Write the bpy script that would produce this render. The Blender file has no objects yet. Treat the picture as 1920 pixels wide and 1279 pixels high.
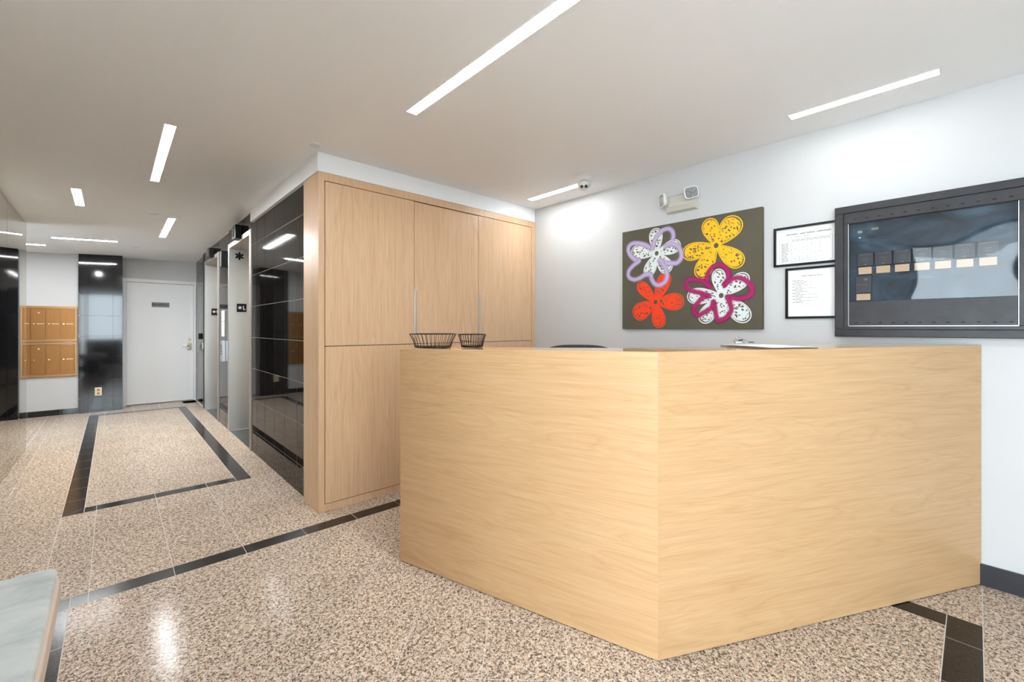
import bpy, bmesh, math, random
from mathutils import Vector, Matrix
random.seed(7)
C = bpy.context.scene.collection
PI = math.pi
def lin(r, g, b):
    f = lambda v: (v/255/12.92) if v/255 <= .04045 else ((v/255+.055)/1.055)**2.4
    return (f(r), f(g), f(b), 1)

# ---------------------------------------------------------------- camera
scn = bpy.context.scene
cam = bpy.data.cameras.new('camera'); co = bpy.data.objects.new('camera', cam); C.objects.link(co)
cam.sensor_width = 36; cam.lens = 36*806.7/1920; cam.shift_y = -25.5/1920
cam.clip_start = .02; cam.clip_end = 200
co.location = (0, 0, 1.25); co.rotation_euler = (PI/2, 0, -math.radians(42.84))
scn.camera = co
# ---------------------------------------------------------------- world (overcast daylight outside the glazing)
w = bpy.data.worlds.new('overcast_sky'); scn.world = w; w.use_nodes = True
wb = w.node_tree.nodes['Background']; wb.inputs[0].default_value = (.85, .93, 1.0, 1); wb.inputs[1].default_value = 5.5
for nm, loc, rot, sx, sy in (('entrance_daylight', (-.02, -2.38, 1.22), (-PI/2, 0, 0), 1.3, 2.4), ('side_daylight', (-.78, -.93, 1.19), (0, -PI/2, 0), 2.3, 3.1), ('added_alcove_daylight', (-2.17, 7.15, 1.45), (0, -PI/2, 0), 1.2, .9)):  # alcove portal belongs to the unseen window added to brighten the corridor
    l = bpy.data.lights.new(nm, 'AREA'); l.shape = 'RECTANGLE'; l.size = sx; l.size_y = sy
    l.cycles.is_portal = True
    o = bpy.data.objects.new(nm, l); C.objects.link(o); o.location = loc
    o.rotation_euler = rot
LED_BOARD, LED_MAIL = 9.0, 26.0
LED_LOBBY, LED_CORNER, LED_CORRIDOR = 33.0, 17.0, 76.0
LED_COL = (.96, .985, 1.0, 1)
vs = scn.view_settings
vs.view_transform = 'Standard'; vs.look = 'None'; vs.gamma = 1; vs.use_curve_mapping = False
vs.exposure = 1.32

# ---------------------------------------------------------------- helpers
def bx(bm, x0, x1, y0, y1, z0, z1, mi=0):
    x0, x1 = sorted((x0, x1)); y0, y1 = sorted((y0, y1)); z0, z1 = sorted((z0, z1))
    v = [bm.verts.new(p) for p in ((x0,y0,z0),(x1,y0,z0),(x1,y1,z0),(x0,y1,z0),(x0,y0,z1),(x1,y0,z1),(x1,y1,z1),(x0,y1,z1))]
    for q in ((0,3,2,1),(4,5,6,7),(0,1,5,4),(1,2,6,5),(2,3,7,6),(3,0,4,7)):
        bm.faces.new([v[i] for i in q]).material_index = mi
def prism(bm, pts, z0, z1, mi=0):
    # pts: (x,y) or (x,y,ztop) counter-clockwise
    lo = [bm.verts.new((p[0], p[1], z0)) for p in pts]
    hi = [bm.verts.new((p[0], p[1], p[2] if len(p) > 2 else z1)) for p in pts]
    n = len(pts)
    bm.faces.new(lo[::-1]).material_index = mi; bm.faces.new(hi).material_index = mi
    for i in range(n):
        bm.faces.new((lo[i], lo[(i+1) % n], hi[(i+1) % n], hi[i])).material_index = mi
def cyl(bm, c, r, h, axis='z', n=24, r2=None, mi=0):
    r2 = r if r2 is None else r2
    ax = Vector({'x':(1,0,0),'y':(0,1,0),'z':(0,0,1)}[axis]) if isinstance(axis, str) else Vector(axis).normalized()
    q = Vector((0,0,1)).rotation_difference(ax); c = Vector(c)
    a = [bm.verts.new(c+q@Vector((r*math.cos(2*PI*i/n), r*math.sin(2*PI*i/n), 0))) for i in range(n)]
    b = [bm.verts.new(c+q@Vector((r2*math.cos(2*PI*i/n), r2*math.sin(2*PI*i/n), h))) for i in range(n)]
    bm.faces.new(a[::-1]).material_index = mi; bm.faces.new(b).material_index = mi
    for i in range(n):
        f = bm.faces.new((a[i], a[(i+1)%n], b[(i+1)%n], b[i])); f.material_index = mi; f.smooth = True
def lathe(bm, c, prof, n=32, axis=(0,0,1)):
    q = Vector((0,0,1)).rotation_difference(Vector(axis).normalized()); c = Vector(c); rings = []
    for r, z in prof:
        rings.append([bm.verts.new(c+q@Vector((max(r,1e-5)*math.cos(2*PI*i/n), max(r,1e-5)*math.sin(2*PI*i/n), z))) for i in range(n)])
    for a, b in zip(rings, rings[1:]):
        for i in range(n):
            f = bm.faces.new((a[i], a[(i+1)%n], b[(i+1)%n], b[i])); f.smooth = True
    bm.faces.new(rings[0][::-1]); bm.faces.new(rings[-1])
def tube(bm, pts, r, n=8, closed=False):
    pts = [Vector(p) for p in pts]; m = len(pts); rings = []
    up = Vector((0.013, 0.021, 1)).normalized()
    for i, p in enumerate(pts):
        a = pts[(i-1) % m] if (closed or i) else p; b = pts[(i+1) % m] if (closed or i < m-1) else p
        t = (b-a).normalized(); u = t.cross(up)
        if u.length < .05: u = t.cross(Vector((1,.02,0)))
        u.normalize(); v = t.cross(u).normalized()
        rings.append([bm.verts.new(p+r*(math.cos(2*PI*k/n)*u+math.sin(2*PI*k/n)*v)) for k in range(n)])
    for i in range(m if closed else m-1):
        A, B = rings[i], rings[(i+1) % m]
        for k in range(n):
            f = bm.faces.new((A[k], A[(k+1)%n], B[(k+1)%n], B[k])); f.smooth = True
    if not closed:
        bm.faces.new(rings[0][::-1]); bm.faces.new(rings[-1])
def wpos(o):
    p = Vector((0,0,0))
    while o: p += o.location; o = o.parent
    return p
def obj(name, bm, mats, parent=None, loc=None, bevel=0, seg=2, smooth=False):
    """bm is in world coordinates; loc is the object's world origin."""
    bmesh.ops.recalc_face_normals(bm, faces=bm.faces)
    if loc is None:
        loc = wpos(parent) if parent else Vector((0,0,0))
    loc = Vector(loc)
    bmesh.ops.translate(bm, verts=bm.verts, vec=-loc)
    me = bpy.data.meshes.new(name); bm.to_mesh(me); bm.free()
    for m in (mats if isinstance(mats, (list, tuple)) else [mats]): me.materials.append(m)
    o = bpy.data.objects.new(name, me); C.objects.link(o)
    if parent: o.parent = parent; o.location = loc-wpos(parent)
    else: o.location = loc
    if smooth:
        for p in me.polygons: p.use_smooth = True
    if bevel:
        b = o.modifiers.new('bevel', 'BEVEL'); b.width = bevel; b.segments = seg; b.limit_method = 'ANGLE'
    return o
def B(name, dims, mat, parent=None, bevel=0, loc=None, seg=2):
    bm = bmesh.new()
    if dims and not isinstance(dims[0], (tuple, list)): dims = [dims]
    for d in dims: bx(bm, *d)
    return obj(name, bm, mat, parent, loc, bevel, seg)
def tag(o, label, cat, group=None, kind=None):
    if label: o['label'] = label
    if cat: o['category'] = cat
    if group: o['group'] = group
    if kind: o['kind'] = kind
    return o
def thing(name, label, cat, loc, group=None):
    o = bpy.data.objects.new(name, None); C.objects.link(o); o.location = loc
    o.empty_display_size = .1
    return tag(o, label, cat, group)
def struct(name, bm_or_dims, mat, label=None, bevel=0):
    if isinstance(bm_or_dims, bmesh.types.BMesh): o = obj(name, bm_or_dims, mat, bevel=bevel)
    else: o = B(name, bm_or_dims, mat, bevel=bevel)
    o['kind'] = 'structure'
    if label: o['label'] = label
    return o

# ---------------------------------------------------------------- materials
def mat(name, col=(.8,.8,.8,1), rough=.5, metal=0, spec=.5, emit=None, es=1, coat=0):
    m = bpy.data.materials.new(name); m.use_nodes = True
    p = m.node_tree.nodes['Principled BSDF']
    p.inputs['Base Color'].default_value = col; p.inputs['Roughness'].default_value = rough
    p.inputs['Metallic'].default_value = metal; p.inputs['Specular IOR Level'].default_value = spec
    p.inputs['Coat Weight'].default_value = coat
    if emit: p.inputs['Emission Color'].default_value = emit; p.inputs['Emission Strength'].default_value = es
    return m
class NT:
    def __init__(s, m): s.t = m.node_tree; s.n = s.t.nodes; s.p = s.n.get('Principled BSDF')
    def add(s, ty, **kw):
        n = s.n.new(ty)
        for k, v in kw.items():
            if k in n.inputs: n.inputs[k].default_value = v
            else: setattr(n, k, v)
        return n
    def link(s, a, b): s.t.links.new(a, b)
    def coords(s, kind='Object', scale=(1,1,1), rot=(0,0,0)):
        if kind == 'World':
            src = s.add('ShaderNodeNewGeometry').outputs['Position']
        else: src = s.add('ShaderNodeTexCoord').outputs[kind]
        mp = s.add('ShaderNodeMapping'); mp.inputs['Scale'].default_value = scale; mp.inputs['Rotation'].default_value = rot
        s.link(src, mp.inputs['Vector']); return mp.outputs[0]
    def noise(s, vec, scale, detail=3, rough=.5, dist=0):
        n = s.add('ShaderNodeTexNoise'); n.inputs['Scale'].default_value = scale; n.inputs['Detail'].default_value = detail
        n.inputs['Roughness'].default_value = rough; n.inputs['Distortion'].default_value = dist
        s.link(vec, n.inputs['Vector']); return n.outputs['Fac']
    def ramp(s, fac, stops, interp='LINEAR'):
        r = s.add('ShaderNodeValToRGB'); r.color_ramp.interpolation = interp
        e = r.color_ramp.elements
        while len(e) < len(stops): e.new(.5)
        for k, (pos, c) in enumerate(stops): e[k].position = pos; e[k].color = c if len(c) == 4 else (*c, 1)
        s.link(fac, r.inputs[0]); return r.outputs[0]
    def mix(s, a, b, fac, mode='MIX'):
        m = s.add('ShaderNodeMix', data_type='RGBA', blend_type=mode)
        for v, i in ((fac, 0), (a, 6), (b, 7)):
            if hasattr(v, 'node'): s.link(v, m.inputs[i])
            else: m.inputs[i].default_value = v
        return m.outputs[2]
    def bump(s, h, strength=.1, dist=.001):
        b = s.add('ShaderNodeBump'); b.inputs['Strength'].default_value = strength; b.inputs['Distance'].default_value = dist
        s.link(h, b.inputs['Height']); s.link(b.outputs[0], s.p.inputs['Normal'])
def g(v): return (v, v, v, 1)

def paint(name, col, rough=.6, spec=.3):
    m = mat(name, col, rough, spec=spec); t = NT(m); v = t.coords('World')
    n = t.noise(v, 1.3, 3)
    c = t.mix(tuple(x*.97 for x in col[:3])+(1,), tuple(min(1, x*1.02) for x in col[:3])+(1,), n)
    t.link(c, t.p.inputs['Base Color']); t.bump(t.noise(v, 350, 2), .05, .0006); return m
M_wall = paint('white_wall_paint', (.62, .62, .62, 1))
M_ceil = paint('ceiling_paint', (.94, .955, .965, 1), .8, .1)
M_trimw = paint('white_gloss_paint', (.84, .84, .84, 1), .35, .4)

def granite():
    m = mat('speckled_granite', rough=.15, spec=.04); t = NT(m); v = t.coords('World')
    vo = t.add('ShaderNodeTexVoronoi'); vo.inputs['Scale'].default_value = 150; t.link(v, vo.inputs['Vector'])
    wv = t.noise(v, 88, 3, .60, 1.0); w2 = t.noise(v, 150, 2, .5, .6)
    base = t.ramp(t.noise(v, 60, 3, .6), [(.34, lin(190,162,142)), (.46, lin(212,188,166)), (.58, lin(226,210,192)), (.70, lin(232,224,212))])
    cells = t.ramp(vo.outputs['Color'], [(.0, g(.80)), (1, g(1.06))])
    c = t.mix(base, cells, .7, 'MULTIPLY')
    dark = t.ramp(wv, [(.425, g(1)), (.480, g(0))])
    c = t.mix(c, lin(122, 106, 94), dark)
    dk2 = t.ramp(w2, [(.36, g(1)), (.42, g(0))])
    c = t.mix(c, lin(70, 62, 58), dk2)
    oi = t.add('ShaderNodeObjectInfo')
    tone = t.ramp(oi.outputs['Random'], [(0, g(.94)), (1, g(1.04))])
    c = t.mix(c, tone, 1.0, 'MULTIPLY')
    t.link(c, t.p.inputs['Base Color'])
    return m
M_gran = granite()
def black_stone(name, col, rough, grain, spec=.5):
    m = mat(name, col, rough, spec=spec); t = NT(m); v = t.coords('World')
    c = t.ramp(t.noise(v, 240, 2), [(.3, col), (.62, tuple(x*1.7 for x in col[:3])+(1,)), (.75, grain)])
    t.link(c, t.p.inputs['Base Color'])
    return m
M_bfloor = black_stone('black_granite_strip', lin(38, 32, 28), .16, lin(70, 62, 56), .22)
M_bwall = black_stone('polished_black_granite', lin(15, 12, 11), .04, lin(26, 22, 20), .15)
M_bcol = black_stone('polished_black_granite_column', lin(16, 16, 18), .06, lin(44, 44, 46), .7)
M_grout = mat('grout', lin(208, 202, 196), .8, spec=.2)
M_gdark = mat('wall_grout', lin(206, 196, 186), .8, spec=.2)

def wood(name, a, b, c, axis, rough=.32, seed=0.0, spec=.4):
    """a light, b mid, c dark grain; axis = local axis the grain runs along"""
    m = mat(name, rough=rough, spec=spec); t = NT(m)
    s = {'x': (.55, 6, 6), 'z': (6, 6, .45)}[axis]
    s2 = {'x': (3.5, 170, 170), 'z': (170, 170, 3.5)}[axis]
    s3 = {'x': (1.2, 30, 30), 'z': (30, 30, 1.0)}[axis]
    v = t.coords('Object', s); v2 = t.coords('Object', s2); v3 = t.coords('Object', s3)
    n = t.noise(v, 1.35, 3, .5, .55)
    mm = t.add('ShaderNodeMath', operation='MULTIPLY'); mm.inputs[1].default_value = 16; t.link(n, mm.inputs[0])
    fr = t.add('ShaderNodeMath', operation='PINGPONG'); fr.inputs[1].default_value = 1; t.link(mm.outputs[0], fr.inputs[0])
    rings = t.ramp(fr.outputs[0], [(0, c), (.16, b), (.6, a), (1, b)])
    broad = t.ramp(t.noise(v3, 1.0, 4, .6), [(.3, b), (.62, a)])
    col = t.mix(rings, broad, .62)
    fib = t.ramp(t.noise(v2, 1.0, 3, .6), [(.3, g(.86)), (.55, g(1.0)), (.8, g(1.06))])
    col = t.mix(col, fib, .8, 'MULTIPLY')
    t.link(col, t.p.inputs['Base Color']); return m
DK = (lin(218,179,134), lin(209,166,119), lin(196,151,104))
M_deskw = wood('pale_oak_laminate_horizontal', *DK, 'x')
M_cabw = wood('pale_oak_laminate_vertical', lin(228,193,157), lin(218,179,140), lin(203,161,120), 'z')
M_topw = wood('glossy_oak_counter_top', *DK, 'x', rough=.06, spec=.6)
M_gap = mat('gap_shade', (.03, .02, .015, 1), .9)  # near-black colour takes the place of shade inside cupboard seams and under the desk

def steel(name, col, rough, ax='z'):
    m = mat(name, col, rough, 1); t = NT(m)
    v = t.coords('World', {'z': (60, 60, 2), 'x': (2, 2, 60)}[ax])
    r = t.ramp(t.noise(v, 1, 2), [(.3, g(rough*.99)), (.7, g(rough*1.01))]); t.link(r, t.p.inputs['Roughness'])
    v2 = t.coords('World', (.8, .8, 1.2))
    c = t.mix(tuple(x*.96 for x in col[:3])+(1,), col, t.noise(v2, 2, 2)); t.link(c, t.p.inputs['Base Color'])
    return m
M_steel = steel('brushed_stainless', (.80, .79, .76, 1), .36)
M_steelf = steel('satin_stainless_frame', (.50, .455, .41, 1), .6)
M_chrome = mat('chrome', (.8, .8, .78, 1), .15, 1)
M_brass = mat('aged_brass', (.75, .62, .36, 1), .25, 1)
M_alu = mat('satin_aluminium', (.80, .80, .80, 1), .3, 1)
M_mirror = mat('bronze_mirror', (.50, .465, .385, 1), .015, 1)
M_medge = mat('mirror_glass_edge', lin(170, 180, 165), .2)
M_black = mat('black_plastic', (.010, .010, .011, 1), .28, spec=.25)
M_blackm = mat('matt_black_metal', (.02, .019, .019, 1), .45)
M_wire = mat('black_wire', (.012, .010, .009, 1), .35, .4)
M_plw = mat('white_plastic', (.80, .79, .77, 1), .4)
M_plb = mat('beige_plastic', lin(205, 203, 192), .45)
M_ivory = mat('ivory_plastic', lin(228, 212, 178), .4)
M_ivoryd = mat('ivory_recess', lin(150, 125, 90), .5)
M_paper = mat('white_paper', (.86, .86, .85, 1), .7)
M_ink = mat('printed_ink', lin(120, 118, 116), .8)
M_inkd = mat('dark_printed_ink', lin(60, 58, 56), .8)
M_mask = mat('hardboard', lin(110, 80, 55), .7)
M_leds = {p: mat('led_diffuser_'+n, (.9,.9,.9,1), .5, emit=LED_COL, es=p) for n, p in (('lobby', LED_LOBBY), ('corner', LED_CORNER), ('board', LED_BOARD), ('mail', LED_MAIL), ('corridor', LED_CORRIDOR))}
def copper():
    m = mat('brushed_bronze_mailbox', lin(176,124,74), .38, .75); t = NT(m)
    v = t.coords('World', (200, 200, 4))
    c = t.ramp(t.noise(v, 1, 2), [(.3, lin(160,112,64)), (.7, lin(172,122,72))]); t.link(c, t.p.inputs['Base Color']); return m
M_mail = copper()
M_mailf = mat('bronze_mailbox_frame', lin(176, 134, 88), .33, .7)
def thin_glass(name, tint, rough=.01, ior=1.5, wav=0):
    m = bpy.data.materials.new(name); m.use_nodes = True; t = NT(m); t.n.remove(t.p)
    out = t.n['Material Output']
    tr = t.add('ShaderNodeBsdfTransparent'); tr.inputs[0].default_value = tint
    gl = t.add('ShaderNodeBsdfAnisotropic'); gl.inputs['Roughness'].default_value = rough; gl.inputs[0].default_value = (1,1,1,1)
    fr = t.add('ShaderNodeFresnel'); fr.inputs[0].default_value = ior
    if wav:
        b = t.add('ShaderNodeBump'); b.inputs['Strength'].default_value = wav; b.inputs['Distance'].default_value = .02
        v = t.coords('World', (1, 1.6, 2.4)); t.link(t.noise(v, 2.2, 2, .4), b.inputs['Height'])
        t.link(b.outputs[0], gl.inputs['Normal']); t.link(b.outputs[0], fr.inputs['Normal'])
    mx = t.add('ShaderNodeMixShader'); t.link(fr.outputs[0], mx.inputs[0]); t.link(tr.outputs[0], mx.inputs[1]); t.link(gl.outputs[0], mx.inputs[2])
    t.link(mx.outputs[0], out.inputs[0]); return m
M_glass = thin_glass('window_glass', (.93, .96, .97, 1))
M_acry = thin_glass('acrylic_sheet', (.93, .94, .95, 1), .03, 1.5, 0)
def fabric():
    m = mat('pale_grey_velvet', lin(196, 200, 198), .85, spec=.2); t = NT(m); v = t.coords('World', (1, 1.6, 1))
    c = t.ramp(t.noise(v, 7, 5, .6, .4), [(.3, lin(158,163,161)), (.5, lin(182,187,185)), (.75, lin(198,202,200))])
    t.link(c, t.p.inputs['Base Color']); t.bump(t.noise(v, 300, 2), .2, .001)
    t.p.inputs['Sheen Weight'].default_value = .3; return m
M_fab = fabric()
M_side = mat('beige_bench_side', lin(206, 190, 178), .7)
M_chair = mat('black_chair_fabric', (.015, .015, .017, 1), .8)
M_bronze = mat('dark_bronze_frame', (.03, .027, .025, 1), .4, .5)
M_pave = mat('pale_concrete_pavement', (.74, .73, .71, 1), .9)

# ---------------------------------------------------------------- room shell
def cz(x, y): return 2.43-.05*max(0, 1-x)-.012*max(0, y-5)
XW = 3.1
bm = bmesh.new()
xs = [-2.4, 1.0, 3.3]; ys = [-2.6, 5.0, 9.6]
gl, gh = {}, {}
for i, x in enumerate(xs):
    for j, y in enumerate(ys):
        gl[i,j] = bm.verts.new((x, y, cz(x, y))); gh[i,j] = bm.verts.new((x, y, 2.75))
for i in range(2):
    for j in range(2):
        bm.faces.new((gl[i,j], gl[i,j+1], gl[i+1,j+1], gl[i+1,j])); bm.faces.new((gh[i,j], gh[i+1,j], gh[i+1,j+1], gh[i,j+1]))
for a, b in (((0,0),(1,0)),((1,0),(2,0)),((2,0),(2,1)),((2,1),(2,2)),((2,2),(1,2)),((1,2),(0,2)),((0,2),(0,1)),((0,1),(0,0))):
    bm.faces.new((gl[a], gl[b], gh[b], gh[a]))
struct('ceiling', bm, M_ceil, 'smooth white painted ceiling with recessed linear lights')

floor = struct('floor', (-2.4, 3.3, -2.6, 9.6, -.14, -.0006), M_grout, 'polished granite tile floor with black border strips')
wall_right = struct('wall_right', (XW, XW+.18, -2.6, 3.6, 0, 2.5), M_wall, 'white wall behind the reception desk')
WT = 2.5
wall_left = struct('wall_left', [(-.86, -.667, .6, 6.64, 0, WT)], M_wall, 'left corridor wall faced with tall bronze mirror panels')
wall_alcove = struct('wall_left_alcove', [(-2.38, -2.2, 6.3, 6.7, 0, WT), (-2.38, -2.2, 7.6, 9.2, 0, WT), (-2.38, -2.2, 6.7, 7.6, 0, .85), (-2.38, -2.2, 6.7, 7.6, 2.05, WT), (-2.2, -.861, 6.3, 6.48, 0, WT)], M_wall)
wall_end = struct('wall_end', [(-2.2, -.372, 8.88, 9.08, 0, WT)], M_wall, 'white end wall holding the mailboxes')
col = struct('trim_1', [(-.360, .094, 8.845, 9.15, 0, WT)], M_blackm, 'full height column faced with polished black granite tiles')
wall_door = struct('wall_end_door_side', [(.094, .136, 9.151, 9.35, 0, WT), (.136, 1.035, 9.151, 9.35, 2.0, WT), (1.035, 1.3, 9.151, 9.35, 0, WT), (.136, 1.035, 9.24, 9.35, 0, 2.0)], M_wall)  # last box added unseen behind the door leaf to stop a light leak
# middle block: corridor side wall
def midwall(n, d, lab): return struct(n, d, M_gdark, lab)
XM = 1.0314
wall_mid = midwall('wall_middle', (XM, 1.6, 3.31, 4.988, 0, WT), 'elevator wall faced with polished black granite tiles')
wall_pier = midwall('wall_middle_pier', (XM, 1.6, 6.172, 6.818, 0, WT), 'tiled pier between the elevators')
wall_h1 = midwall('wall_middle_header', (XM, 1.6, 4.988, 6.172, 2.252, WT), None)
wall_h2 = midwall('wall_middle_header', (XM, 1.6, 6.818, 8.002, 2.252, WT), None)
wall_far = midwall('wall_middle_far', [(XM, 1.6, 8.002, 8.21, 0, WT), (1.0534, 1.6, 8.21, 9.15, 0, WT)], 'short tiled wall beside the white door')
wall_back = struct('wall_back', [(1.06, XW, 3.56, 3.74, 0, WT)], M_wall)
struct('trim_2', [(1.006, XW-.002, 3.002, 3.3, 2.303, 2.46), (1.006, 1.2, 3.301, 4.93, 2.303, 2.46)], M_ceil, 'white bulkhead above the oak cupboard and black tiles')
struct('baseboard_right', [(XW-.013, XW-.001, -2.5, 2.98, 0, .102)], black_stone('baseboard_granite', lin(38,37,42), .3, lin(60,58,62)), 'black granite baseboard under the white wall')
bb = struct('baseboard_end', [(-2.19, -1.8, 8.868, 8.879, 0, .082)], M_bcol, 'black granite baseboard under the mailboxes')
x = -1.8
while x < -.4:
    B('tile', (x+.001, min(x+.31, -.372), 8.866, 8.879, 0, .082), M_bcol, bb); x += .312

# ---- floor tiles
TM = .3137
def clip(poly, a, b, c):   # keep a*x+b*y <= c
    out = []
    for i in range(len(poly)):
        p, q = poly[i], poly[(i+1) % len(poly)]
        dp, dq = a*p[0]+b*p[1]-c, a*q[0]+b*q[1]-c
        if dp <= 0: out.append(p)
        if (dp < 0) != (dq < 0) and dp != dq:
            s = dp/(dp-dq); out.append((p[0]+s*(q[0]-p[0]), p[1]+s*(q[1]-p[1])))
    return out
def area(p): return abs(sum(p[i][0]*p[(i+1)%len(p)][1]-p[(i+1)%len(p)][0]*p[i][1] for i in range(len(p))))/2
def tile_poly(poly, m, name):
    if len(poly) < 3 or area(poly) < 2e-4: return
    if sum(poly[i][0]*poly[(i+1)%len(poly)][1]-poly[(i+1)%len(poly)][0]*poly[i][1] for i in range(len(poly))) < 0: poly = poly[::-1]
    cx = sum(p[0] for p in poly)/len(poly); cy = sum(p[1] for p in poly)/len(poly)
    bm = bmesh.new(); prism(bm, poly, -.0005, 0)
    obj(name, bm, m, floor, (cx, cy, 0))
def joints(lo, hi, start, step):
    k = math.ceil((lo-start)/step+1e-6); o = [lo]
    while start+k*step < hi-1e-4:
        if start+k*step > lo+.02: o.append(start+k*step)
        k += 1
    return o+[hi]
def zone(x0, x1, y0, y1, jx, jy, m, gx=.0030, gy=.0012, edge=.0016, name='granite_tile'):
    """jx: joints at constant x, jy: at constant y; gx, gy their widths"""
    for i in range(len(jx)-1):
        for j in range(len(jy)-1):
            a = jx[i]+(gx/2 if i else edge); b = jx[i+1]-(gx/2 if i < len(jx)-2 else edge)
            c = jy[j]+(gy/2 if j else edge); d = jy[j+1]-(gy/2 if j < len(jy)-2 else edge)
            if b-a > .01 and d-c > .01: tile_poly([(a,c),(b,c),(b,d),(a,d)], m, name)
X0, X1, Y0, Y1 = -.144, 2.56, .086, 2.742      # diagonal field
S2 = math.sqrt(.5); st = .3145
for i in range(-9, 12):
    for j in range(-4, 16):
        v0 = .146+st*i; u0 = 1.840-st*6+st*j
        gv, gu = .0015, .0013
        q = [(v0+gv, u0+gu), (v0+st-gv, u0+gu), (v0+st-gv, u0+st-gu), (v0+gv, u0+st-gu)]
        p = [((u+v)*S2, (u-v)*S2) for v, u in q]
        for a, b, c in ((-1,0,-X0-.002),(1,0,X1-.002),(0,-1,-Y0-.002),(0,1,Y1-.002)):
            p = clip(p, a, b, c)
            if len(p) < 3: break
        tile_poly(p, M_gran, 'granite_tile')
JX = -.084
# border strips of the diagonal field
SX0, SX1, SY0, SY1 = -.25, 2.665, -.02, 2.85
zone(X0, SX1, Y1, SY1, [X0]+joints(X0, SX1, JX, TM)[1:], [Y1, SY1], M_bfloor, name='black_tile')
zone(SX0, X0, SY0, Y1-.02, [SX0, X0], joints(SY0, Y1+.0, 2.335, -TM) if False else joints(SY0, Y1, 2.428-8*TM, TM), M_bfloor, name='black_tile', gy=.003)
tile_poly([(SX0+.0016, Y1+.0016), (X0-.0016, Y1+.0016), (X0-.0016, SY1-.0016), (SX0+.0016, SY1-.0016)], M_bfloor, 'black_tile')
zone(X1, SX1, Y0, Y1, [X1, SX1], joints(Y0, Y1, .086, TM), M_bfloor, name='black_tile', gy=.003)
zone(X0, SX1, SY0, Y0, joints(X0, SX1, 2.467, -TM) if False else joints(X0, SX1, 2.467-9*TM, TM), [SY0, Y0], M_bfloor, name='black_tile')
# right border, right foreground
zone(0,0,0,0, [SX1, 2.98, XW-.014], joints(SY0, 3.0, SY0, TM), M_gran, gx=.0012, gy=.001)
zone(0,0,0,0, [-.66, -.2]+[2.467-TM*k for k in range(8, 0, -1)]+[2.467, 2.665, 2.98, XW-.014], joints(-2.4, SY0, SY0-8*TM, TM), M_gran, gx=.0026, gy=.0008)
# left strip of granite beside the mirror wall (whole length)
zone(0,0,0,0, [-.664, -.564, -.25], joints(SY0, 8.84, 4.42-20*TM, TM), M_gran, gx=.002, gy=.0008)
# band between the two strips
SYa, SYb = 4.09, 4.20
zone(0,0,0,0, joints(SX0, 1.034, JX, TM), joints(SY1, SYa, SY1+.0, TM), M_gran, gx=.0032, gy=.0007)
zone(0,0,0,0, joints(1.034, 2.665, JX, TM), [SY1, 3.02], M_gran, gx=.0032)
# corridor rectangle
CX0, CX1, CX2, CX3, CYb, CYt = -.25, -.144, .740, .846, 8.44, 8.55
zone(0,0,0,0, [X0]+joints(X0, CX2, JX, TM)[1:], [SYa, SYb], M_bfloor, name='black_tile')
tile_poly([(CX0+.0016, SYa+.0016), (X0-.0016, SYb-.0026), (X0-.0016, SYb+.0), (CX0+.0016, SYb+.0)], M_bfloor, 'black_tile')
tile_poly([(CX0+.004, SYa+.0016), (X0-.0016, SYa+.0016), (X0-.0016, SYb-.006)], M_bfloor, 'black_tile')
tile_poly([(CX2+.0016, SYa+.0016), (CX3-.0016, SYa+.0016), (CX3-.0016, SYb-.0016), (CX2+.0016, SYb-.0016)], M_bfloor, 'black_tile')
zone(0,0,0,0, [CX0, X0], joints(SYb, CYb, 4.42, TM), M_bfloor, name='black_tile', gy=.004)
zone(0,0,0,0, [CX2, CX3], joints(SYb, CYb, 4.436, TM), M_bfloor, name='black_tile', gy=.0016)
zone(0,0,0,0, joints(CX0, CX3, JX, TM), [CYb, CYt], M_bfloor, name='black_tile')
zone(0,0,0,0, joints(X0, CX2, JX, TM), joints(SYb, CYb, 4.42, TM), M_gran, gx=.0009, gy=.0009)
zone(0,0,0,0, [CX3, 1.034], joints(SYa, 9.14, 4.436, TM), M_gran, gy=.0009)
zone(0,0,0,0, joints(CX0, CX3, JX, TM), joints(CYt, 8.84, CYt, .29), M_gran, gx=.003, gy=.003)
zone(0,0,0,0, joints(.101, CX3+.2, JX, TM), [8.84, 9.14], M_gran, gx=.003)
zone(0,0,0,0, joints(-2.2, -.664, JX, TM), joints(6.48, 8.84, 4.42, TM), M_gran, gx=.002, gy=.0008)

# ---- wall tiles
def wtiles_x(parent, xf, y0, y1, z0, z1, jy, jz, m, t=.0012, gy=.0030, gz=.0018):
    ys = [y0]+[v for v in jy if y0+.01 < v < y1-.01]+[y1]; zs = [z0]+[v for v in jz if z0+.01 < v < z1-.01]+[z1]
    for a, b in zip(ys, ys[1:]):
        for c, d in zip(zs, zs[1:]):
            B('tile', (xf, xf+t, a+gy, b-gy, c+gz, d-gz), m, parent)
JZ = [.215+.3117*k for k in range(0, 7)]
JYW = [3.53+.3137*k for k in range(0, 20)]
wtiles_x(wall_mid, 1.03, 3.308, 4.985, 0, 2.302, JYW, JZ, M_bwall)
wtiles_x(wall_mid, 1.03, 4.935, 4.985, 2.302, 2.43, [], [], M_bwall)
wtiles_x(wall_h1, 1.03, 4.985, 6.175, 2.256, 2.418, [5.4, 5.71], [], M_bwall)
wtiles_x(wall_pier, 1.03, 6.175, 6.815, 0, 2.40, [6.354], JZ, M_bwall)
wtiles_x(wall_h2, 1.03, 6.815, 8.0, 2.256, 2.40, [7.3, 7.61], [], M_bwall)
wtiles_x(wall_far, 1.030, 8.004, 8.205, 0, 2.39, [], [], mat('honed_black_granite', lin(20, 18, 18), .5))
wtiles_x(wall_far, 1.052, 8.212, 9.14, 0, 2.375, [8.55, 8.863], JZ, M_bwall)
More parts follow.
